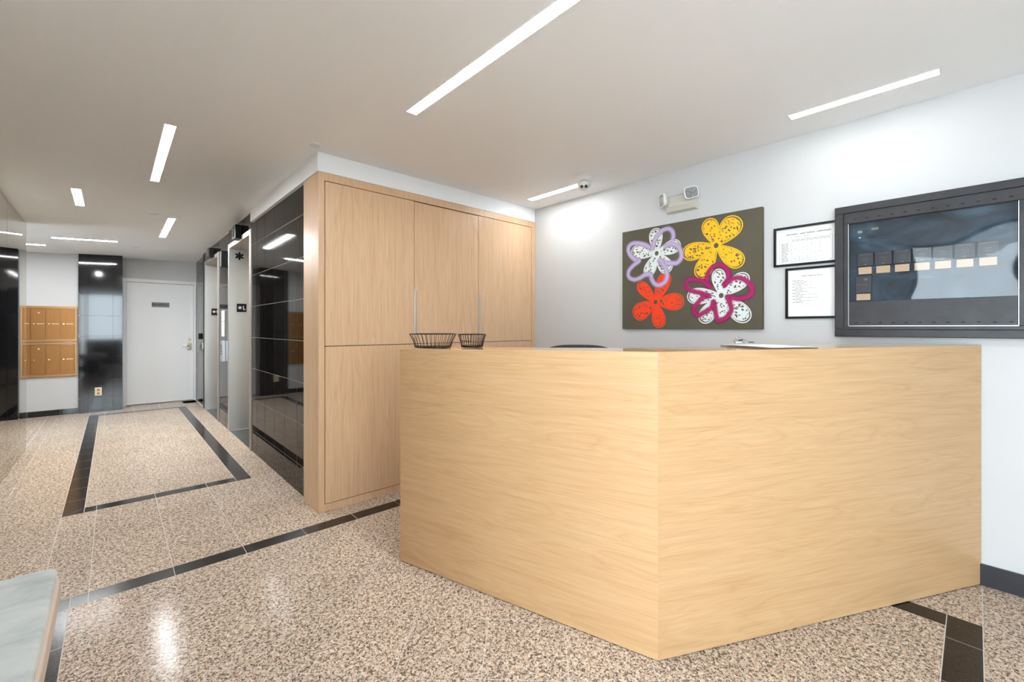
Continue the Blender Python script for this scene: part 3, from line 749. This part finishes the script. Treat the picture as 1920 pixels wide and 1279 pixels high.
head((XW-.085, 1.605, 2.20), (-.78, .62, -.1), (0, 0, 1), .044, .050, .040, 'lamp head turned away to the left')
bm = bmesh.new(); tube(bm, [(XW-.03, 1.39, 2.225), (XW-.055, 1.385, 2.222)], .009, 10); obj('swivel_joint', bm, M_plb, el)
bm = bmesh.new(); tube(bm, [(XW-.045, 1.575, 2.20), (XW-.07, 1.592, 2.20)], .012, 10); obj('swivel_joint', bm, M_plb, el)

# ---------------------------------------------------------------- dome camera
dc = thing('dome_camera', 'white turret security camera with two dark eyes on the ceiling', 'camera', (2.72, 2.10, 2.43))
bm = bmesh.new(); lathe(bm, (2.72, 2.10, 2.43), [(.071, 0), (.071, -.008), (.064, -.018), (.056, -.030), (.050, -.034)]); obj('mount_ring', bm, M_plw, dc)
dv = Vector((-2.72, -2.10, -1.15)).normalized(); cc0 = Vector((2.72, 2.10, 2.378))
bm = bmesh.new(); bmesh.ops.create_uvsphere(bm, u_segments=28, v_segments=16, radius=.052)
for v in bm.verts: v.co = v.co+cc0
for f_ in bm.faces: f_.smooth = True
bl = obj('ball', bm, M_plw, dc)
sd = dv.cross(Vector((0,0,1))).normalized(); upv = sd.cross(dv)
for s, r_ in ((-1, .0125), (1, .012)):
    bm = bmesh.new(); cyl(bm, cc0+sd*(.0165*s)+dv*.040-upv*.016, r_, .012, dv, 20); e = obj('lens' if s < 0 else 'infrared_window', bm, M_black, bl)
bm = bmesh.new(); tube(bm, [cc0+dv*math.sqrt(max(0, .0532**2-(.034*math.sin(a))**2-(.012+.018*math.cos(a))**2))+sd*.034*math.sin(a)+upv*(.012+.018*math.cos(a)) for a in [(-1.25+2.5*i/12) for i in range(13)]], .0013, 6); obj('visor_groove', bm, M_blackm, bl)

# ---------------------------------------------------------------- framed notices
def scribble(bm, x, y0, y1, z, h, rnd, d=0):
    """a row of tiny illegible print strokes running along the wall (towards -y)"""
    y = y0
    while y > y1:
        wl = rnd.uniform(.010, .028); e = max(y1, y-wl)
        bx(bm, x-.0004, x, e, y, z-h/2, z+h/2); y = e-.004
def notice(y0, y1, z0, z1, label, kind):
    t = thing('framed_notice', label, 'picture frame', (XW, (y0+y1)/2, z0), 'framed notices beside the display board')
    w_ = .0135
    B('frame', [(XW-.018, XW-.001, y0, y1, z0, z0+w_), (XW-.018, XW-.001, y0, y1, z1-w_, z1), (XW-.018, XW-.001, y0, y0+w_, z0+w_, z1-w_), (XW-.018, XW-.001, y1-w_, y1, z0+w_, z1-w_)], M_black, t)
    B('paper', (XW-.007, XW-.001, y0+w_, y1-w_, z0+w_, z1-w_), M_paper, t)
    rnd = random.Random(kind); bm = bmesh.new(); bd = bmesh.new(); X = XW-.007
    yl, yr = y1-w_-.016, y0+w_+.014
    if kind == 1:
        ya = y1-w_-.055
        for wl in (.062, .026, .040, .070):      # heading of four bold words
            y = ya
            while y > ya-wl:
                bx(bd, X-.0005, X, y-.0022, y, z1-.052, z1-.052+rnd.choice((.005, .006, .009))); bx(bd, X-.0005, X, y-.0045, y-.0022, z1-.052, z1-.0495); y -= .0052
            ya -= wl+.010
        scribble(bm, X, yl-.09, yl-.16, z1-.065, .0016, rnd)
        for zz in (z1-.078, z0+.026): bx(bm, X-.0004, X, yr, yl, zz-.0004, zz+.0004)
        for yy in (yl, yr): bx(bm, X-.0004, X, yy-.0004, yy+.0004, z0+.026, z1-.078)
        for k in range(1, 9): bx(bm, X-.0003, X, yl-.055-k*.021, yl-.0545-k*.021, z0+.026, z1-.078)
        scribble(bm, X, yl-.07, yr+.01, z1-.086, .0024, rnd); scribble(bm, X, yl-.07, yr+.01, z1-.093, .002, rnd)
        for k in range(15):
            zz = z1-.104-k*.0078
            scribble(bm, X, yl-.012, yl-.012-rnd.uniform(.025, .042), zz, .0028, rnd)
            for q in range(8):
                if rnd.random() < .4: scribble(bm, X, yl-.062-q*.021, yl-.070-q*.021, zz, .0016, rnd)
    else:
        scribble(bd, X, yl-.055, yr+.05, z1-.052, .0026, rnd)
        for k in range(15):
            zz = z1-.080-k*.0095; ind = 0 if k % 2 == 0 else .016
            scribble(bd if k % 2 == 0 else bm, X, yl-.006-ind, yl-.008-ind-rnd.uniform(.035, .06), zz, .0024, rnd)
            if k % 2: scribble(bm, X, yl-.065, yl-.085-rnd.uniform(.0, .06), zz, .0016, rnd)
    obj('printed_lines', bm, M_ink, t)['kind'] = 'stuff'; obj('heading', bd, M_inkd, t)['kind'] = 'stuff'
notice(.545, .876, 1.631, 1.876, 'landscape printed table in a thin black frame, the upper of the two notices', 1)
notice(.545, .811, 1.304, 1.617, 'portrait printed page in a thin black frame, the lower of the two notices', 2)

# ---------------------------------------------------------------- display board
XB = XW-.062; by0, by1, bz0, bz1 = -.235, .552, 1.198, 1.934
bd_ = thing('display_board', 'large dark grey metal display case with an acrylic window on the white wall', 'display case', (XW, .16, bz0))
def board_mat():
    m = mat('dark_grey_board_metal', lin(50, 49, 52), .4, spec=.35); t = NT(m); v = t.coords('World', (1, 1, 1))
    c = t.ramp(t.noise(v, 6, 5, .65), [(.3, lin(42, 41, 44)), (.7, lin(58, 56, 59))]); t.link(c, t.p.inputs['Base Color'])
    return m
M_board = board_mat()
fw = .040
B('outer_frame', [(XB, XW-.001, by0, by1, bz0, bz0+fw), (XB, XW-.001, by0, by1, bz1-fw, bz1), (XB, XW-.001, by0, by0+fw, bz0+fw, bz1-fw), (XB, XW-.001, by1-fw, by1, bz0+fw, bz1-fw)], M_board, bd_, bevel=.003)
B('inner_frame', [(XB+.006, XW-.002, by0+fw, by1-fw, bz0+fw, 1.258), (XB+.006, XW-.002, by0+fw, by1-fw, 1.835, bz1-fw), (XB+.006, XW-.002, .490, by1-fw, 1.258, 1.835), (XB+.006, XW-.002, by0+fw, -.135, 1.258, 1.835)], M_board, bd_, bevel=.002)
B('lower_panel', (XB+.010, XW-.002, -.135, .490, 1.258, 1.394), M_board, bd_)
B('bottom_bead', (XB+.004, XB+.010, -.133, .488, 1.2565, 1.2595), M_alu, bd_)
B('side_bead', (XB+.004, XB+.010, -.1345, -.1325, 1.26, 1.832), M_alu, bd_)
B('side_bead', (XB+.004, XB+.010, .4885, .490, 1.26, 1.832), M_alu, bd_)
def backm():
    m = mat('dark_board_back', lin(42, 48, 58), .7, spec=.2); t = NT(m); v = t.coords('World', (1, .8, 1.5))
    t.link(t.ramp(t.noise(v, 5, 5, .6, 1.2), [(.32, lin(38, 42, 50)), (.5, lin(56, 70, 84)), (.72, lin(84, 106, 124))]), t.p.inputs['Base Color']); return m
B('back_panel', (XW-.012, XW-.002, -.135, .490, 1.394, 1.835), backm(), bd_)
M_slot = mat('slot_black', (.004, .004, .004, 1), .9)
for i in range(12):
    yy = .467-i*.052; B('vent_slot', (XB+.0052, XB+.0062, yy-.013, yy, 1.8525, 1.8575), M_slot, bd_)
    yy = .461-i*.0515; B('vent_slot', (XB+.0092, XB+.0102, yy-.013, yy, 1.2735, 1.278), M_slot, bd_)
M_tan = mat('tan_label', lin(196, 168, 138), .6)
M_dev = mat('dark_switch_module', lin(30, 33, 42), .4)
for i in range(7):
    yc = .4195-i*.0765
    dv_ = B('module', (XW-.030, XW-.012, yc-.036, yc+.036, 1.590, 1.665), M_dev, bd_, bevel=.002)
    B('name_plate', (XW-.0335, XW-.012, yc-.0285, yc+.0285, 1.547, 1.585), M_tan, bd_)
    B('label_mark', [(XW-.0306, XW-.030, yc-.024, yc+.024, 1.655, 1.6565), (XW-.0306, XW-.030, yc-.014, yc+.014, 1.630, 1.632), (XW-.0306, XW-.030, yc-.014, yc+.012, 1.618, 1.6195), (XW-.0306, XW-.030, yc-.006, yc+.006, 1.598, 1.602)], M_ink, dv_)
yc = .427
B('name_plate', (XW-.0335, XW-.012, yc-.03, yc+.03, 1.402, 1.437), M_tan, bd_)
dv_ = B('module', (XW-.030, XW-.012, yc-.036, yc+.036, 1.442, 1.535), M_dev, bd_, bevel=.002)
B('label_mark', [(XW-.0306, XW-.030, yc-.020, yc+.026, 1.488, 1.490), (XW-.0306, XW-.030, yc-.018, yc-.002, 1.512, 1.522)], M_ink, dv_)
B('sticker', [(XW-.0128, XW-.012, .435, .455, 1.790, 1.793), (XW-.0128, XW-.012, .435, .455, 1.782, 1.785), (XW-.0128, XW-.012, .441, .450, 1.752, 1.759)], M_paper, bd_)
B('sticker', [(XW-.0128, XW-.012, .365, .395, 1.790, 1.803)], mat('olive_sticker', lin(130, 140, 110), .6), bd_)
# gently bowed acrylic sheet
bm = bmesh.new(); NY, NZ = 24, 16; G = {}
for i in range(NY+1):
    for j in range(NZ+1):
        u, v = i/NY, j/NZ
        G[i,j] = bm.verts.new((XB+.0125-.0035*math.sin(PI*u)*math.sin(PI*v)+.0016*math.sin(7*u+3*v)*math.sin(PI*v), .4885-u*.6205, 1.396+v*.437))
for i in range(NY):
    for j in range(NZ): bm.faces.new((G[i,j], G[i+1,j], G[i+1,j+1], G[i,j+1])).smooth = True
obj('acrylic_sheet', bm, M_acry, bd_)['label'] = 'glossy clear acrylic sheet with bowed reflections'

# ---------------------------------------------------------------- elevators
def elevator(y0, y1, label, cat='elevator', near=True):
    t = thing('elevator_doorway', label, cat, (1.2, (y0+y1)/2, 0), 'elevator doorways')
    e = .0; fwid = .070; z1 = 2.25; z0i = 2.197
    XD = 1.42
    # jambs: flat stainless returns with a front lip
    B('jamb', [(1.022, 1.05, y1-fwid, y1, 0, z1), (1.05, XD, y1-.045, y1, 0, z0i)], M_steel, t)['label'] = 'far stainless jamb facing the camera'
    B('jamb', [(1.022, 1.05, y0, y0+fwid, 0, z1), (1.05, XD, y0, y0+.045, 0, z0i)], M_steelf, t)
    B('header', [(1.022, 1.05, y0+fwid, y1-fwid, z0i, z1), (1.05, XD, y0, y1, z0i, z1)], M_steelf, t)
    ym = (y0+y1)/2
    B('door_leaf', (XD-.03, XD-.012, y0+.046, ym-.002, .008, z0i-.002), M_steel, t)
    B('door_leaf', (XD-.03, XD-.012, ym+.002, y1-.046, .008, z0i-.002), M_steel, t)
    B('threshold', (1.031, XD, y0+.046, y1-.071, 0, .003), mat('polished_sill', lin(70, 72, 74), .12, .6), t)
    # floor plate with a star and the letter L
    yj = y1-fwid-.0005
    pl = B('floor_plate', (1.101, 1.203, yj-.004, yj, 1.437, 1.538), M_black, t); pl['label'] = 'black plate with a raised white star and letter'
    bm = bmesh.new()
    def strip2(x0, x1, za, zb): bx(bm, x0, x1, yj-.0052, yj-.004, za, zb)
    c_ = (1.134, 1.490); sp = []
    for i in range(10):
        r_ = .026 if i % 2 == 0 else .012; an = PI/2+2*PI*i/10; sp.append((c_[0]+r_*math.cos(an), c_[1]+r_*math.sin(an)))
    a_ = [bm.verts.new((p[0], yj-.0052, p[1])) for p in sp]; b_ = [bm.verts.new((p[0], yj-.004, p[1])) for p in sp]
    bm.faces.new(a_); bm.faces.new(b_[::-1])
    for i in range(10): bm.faces.new((a_[i], a_[(i+1)%10], b_[(i+1)%10], b_[i]))
    strip2(1.166, 1.175, 1.468, 1.514); strip2(1.166, 1.191, 1.468, 1.477)
    for xx in (1.170, 1.176, 1.182): strip2(xx, xx+.003, 1.454, 1.457)
    obj('raised_characters', bm, M_plw, pl)
    if near:   # star of life emblem
        bm = bmesh.new(); c_ = Vector((1.129, 2.118))
        for k in range(3):
            an = PI/2+k*PI/3; d = Vector((math.cos(an), math.sin(an))); n_ = Vector((-d.y, d.x))
            q = [c_-d*.047-n_*.0115, c_+d*.047-n_*.0115, c_+d*.047+n_*.0115, c_-d*.047+n_*.0115]
            yy = yj-.002-.0004*k
            a_ = [bm.verts.new((p.x, yy, p.y)) for p in q]; b_ = [bm.verts.new((p.x, yj-.0008, p.y)) for p in q]
            bm.faces.new(a_); bm.faces.new(b_[::-1])
            for i in range(4): bm.faces.new((a_[i], a_[(i+1)%4], b_[(i+1)%4], b_[i]))
        pp = B('emblem_plate', (1.074, 1.186, yj-.001, yj, 2.060, 2.180), M_alu, t); obj('six_armed_star', bm, M_black, pp)
    return t
elevator(4.99, 6.17, 'nearer stainless elevator doorway with a six armed star emblem on its jamb')
elevator(6.82, 8.0, 'farther stainless elevator doorway next to the white door', near=False)

def lantern(y0, y1, x0, z0, z1, label):
    t = thing('hall_lantern', label, 'elevator lantern', (1.03, (y0+y1)/2, z0), 'black lanterns over the elevators')
    B('case', (x0, 1.0295, y0, y1, z0, z1), M_black, t, bevel=.006)
    B('lit_lens', (x0-.0015, x0+.006, y0+.03, y1-.03, z0+.02, z1-.02), mat('smoked_lens', (.05, .05, .05, 1), .1), t)
    return t
lantern(5.43, 5.60, .965, 2.215, 2.365, 'black box lantern above the nearer elevator')
lantern(7.13, 7.32, .96, 2.215, 2.345, 'black box lantern above the farther elevator')
t = thing('wall_speaker', 'tall black box with a light stripe on the tiled pier between the elevators', 'wall box', (1.03, 6.27, 1.99))
B('case', (.962, 1.0295, 6.225, 6.33, 1.985, 2.185), M_black, t, bevel=.006)
B('light_stripe', (.9605, .9625, 6.245, 6.275, 2.0, 2.17), M_alu, t)
t = thing('call_panel', 'stainless elevator call panel with buttons on the tiled pier', 'control panel', (1.0, 6.44, .82))
B('face_plate', (.996, 1.0295, 6.385, 6.50, .825, 1.085), M_alu, t, bevel=.002)
for z in (1.02, .985, .95, .915):
    bm = bmesh.new(); cyl(bm, (.9955, 6.44, z), .012, .004, (-1, 0, 0), 16); obj('button', bm, M_blackm, t)
for (a, b, lb) in ((1.332, 1.465, 'small white notice plate, the upper one on the pier between the elevators'), (1.135, 1.326, 'taller white notice plate, the lower one on the pier between the elevators')):
    n_ = B('notice_plate', (1.0235, 1.0295, 6.42, 6.60, a, b), M_plw, None, bevel=.001, loc=(1.03, 6.51, a)); tag(n_, lb, 'sign', 'white notice plates between the elevators')

# ---------------------------------------------------------------- white door at the corridor end
door = thing('door_1', 'plain white door at the end of the corridor', None, (.58, 9.15, 0)); door['kind'] = 'structure'
B('door_leaf', (.158, 1.012, 9.165, 9.205, .012, 1.975), M_trimw, door, bevel=.002)
B('door_frame', [(.1065, .155, 9.135, 9.21, 0, 2.03), (1.015, 1.050, 9.135, 9.21, 0, 2.03), (.155, 1.015, 9.135, 9.21, 1.978, 2.03)], M_trimw, door, bevel=.003)
npl = B('name_plate', (.464, .690, 9.159, 9.1645, 1.583, 1.662), mat('grey_door_sign', lin(120, 119, 120), .5), door)
bm = bmesh.new(); rr_ = random.Random(3); x = .474
while x < .682:
    h = rr_.choice((.020, .020, .028)); bx(bm, x, x+.0045, 9.1585, 9.159, 1.612, 1.612+h); bx(bm, x+.0045, x+.009, 9.1585, 9.159, 1.612+rr_.choice((0, .014)), 1.612+.006+rr_.choice((.0, .014))); x += .013
bx(bm, .472, .480, 9.1585, 9.159, 1.608, 1.652)
obj('sign_lettering', bm, M_blackm, npl)
lk = B('lock_plate', (.925, .985, 9.148, 9.1645, .865, .985), M_brass, door, bevel=.008); lk['label'] = 'brass lock body with lever'
bm = bmesh.new(); cyl(bm, (.955, 9.149, .935), .020, .03, (0, -1, 0), 20); tube(bm, [(.955, 9.125, .935), (.93, 9.115, .937), (.86, 9.115, .940)], .008, 8); cyl(bm, (.955, 9.149, .885), .018, .015, (0, -1, 0), 20); obj('lever', bm, M_chrome, lk)
bm = bmesh.new(); cyl(bm, (.957, 9.1645, 1.05), .017, .016, (0, -1, 0), 20); obj('deadbolt', bm, M_brass, door)
t = thing('card_reader', 'small black card reader beside the white door', 'card reader', (1.05, 8.55, 1.06))
B('case', (1.012, 1.0515, 8.50, 8.60, 1.06, 1.155), M_black, t, bevel=.006)
B('face', (1.011, 1.0125, 8.51, 8.59, 1.07, 1.145), M_blackm, t)

# ---------------------------------------------------------------- mailboxes
for nm, z0, z1, dz0, dz1, lb in (('top', 1.046, 1.55, 1.085, 1.51, 'upper bank of bronze apartment mailboxes on the white end wall'), ('low', .553, 1.040, .592, 1.003, 'lower bank of bronze apartment mailboxes on the white end wall')):
    t = thing('mailbox_bank', lb, 'mailbox', (-.8, 8.87, z0), 'banks of bronze mailboxes')
    x1, x0 = -.382, -1.165; cw = .1425
    B('surround', [(x0, x1, 8.852, 8.8795, z0, dz0-.003), (x0, x1, 8.852, 8.8795, dz1+.003, z1), (x1-.024, x1, 8.852, 8.8795, dz0-.003, dz1+.003), (x0, x0+.024, 8.852, 8.8795, dz0-.003, dz1+.003), (x0+.02, x1-.02, 8.872, 8.8795, dz0-.01, dz1+.01)], M_mailf, t, bevel=.002)
    for k in range(5):
        b = x1-.027-k*cw; a = b-cw+.005
        d = B('mailbox_door', (a, b, 8.858, 8.870, dz0, dz1), M_mail, t, bevel=.0015)
        zk = dz0+(dz1-dz0)*(.50 if nm == 'top' else .49)
        bm = bmesh.new(); cyl(bm, (a+.030, 8.858, zk+.003), .0095, .007, (0, -1, 0), 14); obj('lock', bm, M_brass, d)
        if nm == 'top' or k in (0, 4): B('name_label', (a+.055, a+.125, 8.8565, 8.858, zk-.002, zk+.009), M_ivory, d)
        if k == 2:
            bm = bmesh.new(); cyl(bm, (a+.075, 8.858, dz1-.055), .012, .004, (0, -1, 0), 14); obj('badge', bm, M_brass, d)
    if nm == 'low': B('mail_slot', (x1-.147, x1-.040, 8.849, 8.858, dz1-.012, dz1+.018), mat('slot_flap', lin(150, 120, 110), .3, .6), t, bevel=.002)
# outlet on the black column
t = thing('wall_outlet', 'ivory wall outlet low on the black tiled column', 'outlet', (-.16, 8.83, .245))
B('cover_plate', (-.198, -.122, 8.8245, 8.8295, .243, .363), M_ivory, t, bevel=.002)
for z in (.275, .325):
    bm = bmesh.new(); cyl(bm, (-.16, 8.8245, z), .016, .0015, (0, -1, 0), 18); obj('socket', bm, M_ivoryd, t)

# ---------------------------------------------------------------- bench by the mirror wall
bn = thing('bench', 'pale grey upholstered bench with a beige edge beside the mirror wall', 'bench', (-.4, 1.3, 0))
def cushion(x0, x1, y0, y1, z0, z1, rad, n=7):
    bm = bmesh.new(); pts = []
    for cx, cy, a0 in ((x1-rad, y1-rad, 0), (x0+rad, y1-rad, PI/2), (x0+rad, y0+rad, PI), (x1-rad, y0+rad, 1.5*PI)):
        for i in range(n+1):
            a = a0+PI/2*i/n; pts.append((cx+rad*math.cos(a), cy+rad*math.sin(a)))
    prism(bm, pts, z0, z1); return bm
obj('seat_pad', cushion(-.64, -.123, .70, 1.925, .488, .517, .035), M_fab, bn, bevel=.012, seg=4)
obj('seat_side', cushion(-.638, -.117, .702, 1.931, .42, .487, .035), M_side, bn, bevel=.01, seg=3)
B('plinth', (-.60, -.25, .80, 1.76, .05, .40), M_bronze, bn)
for x_ in (-.58, -.29):
    for y_ in (.83, 1.70): B('leg', (x_, x_+.03, y_, y_+.03, 0, .05), M_bronze, bn)
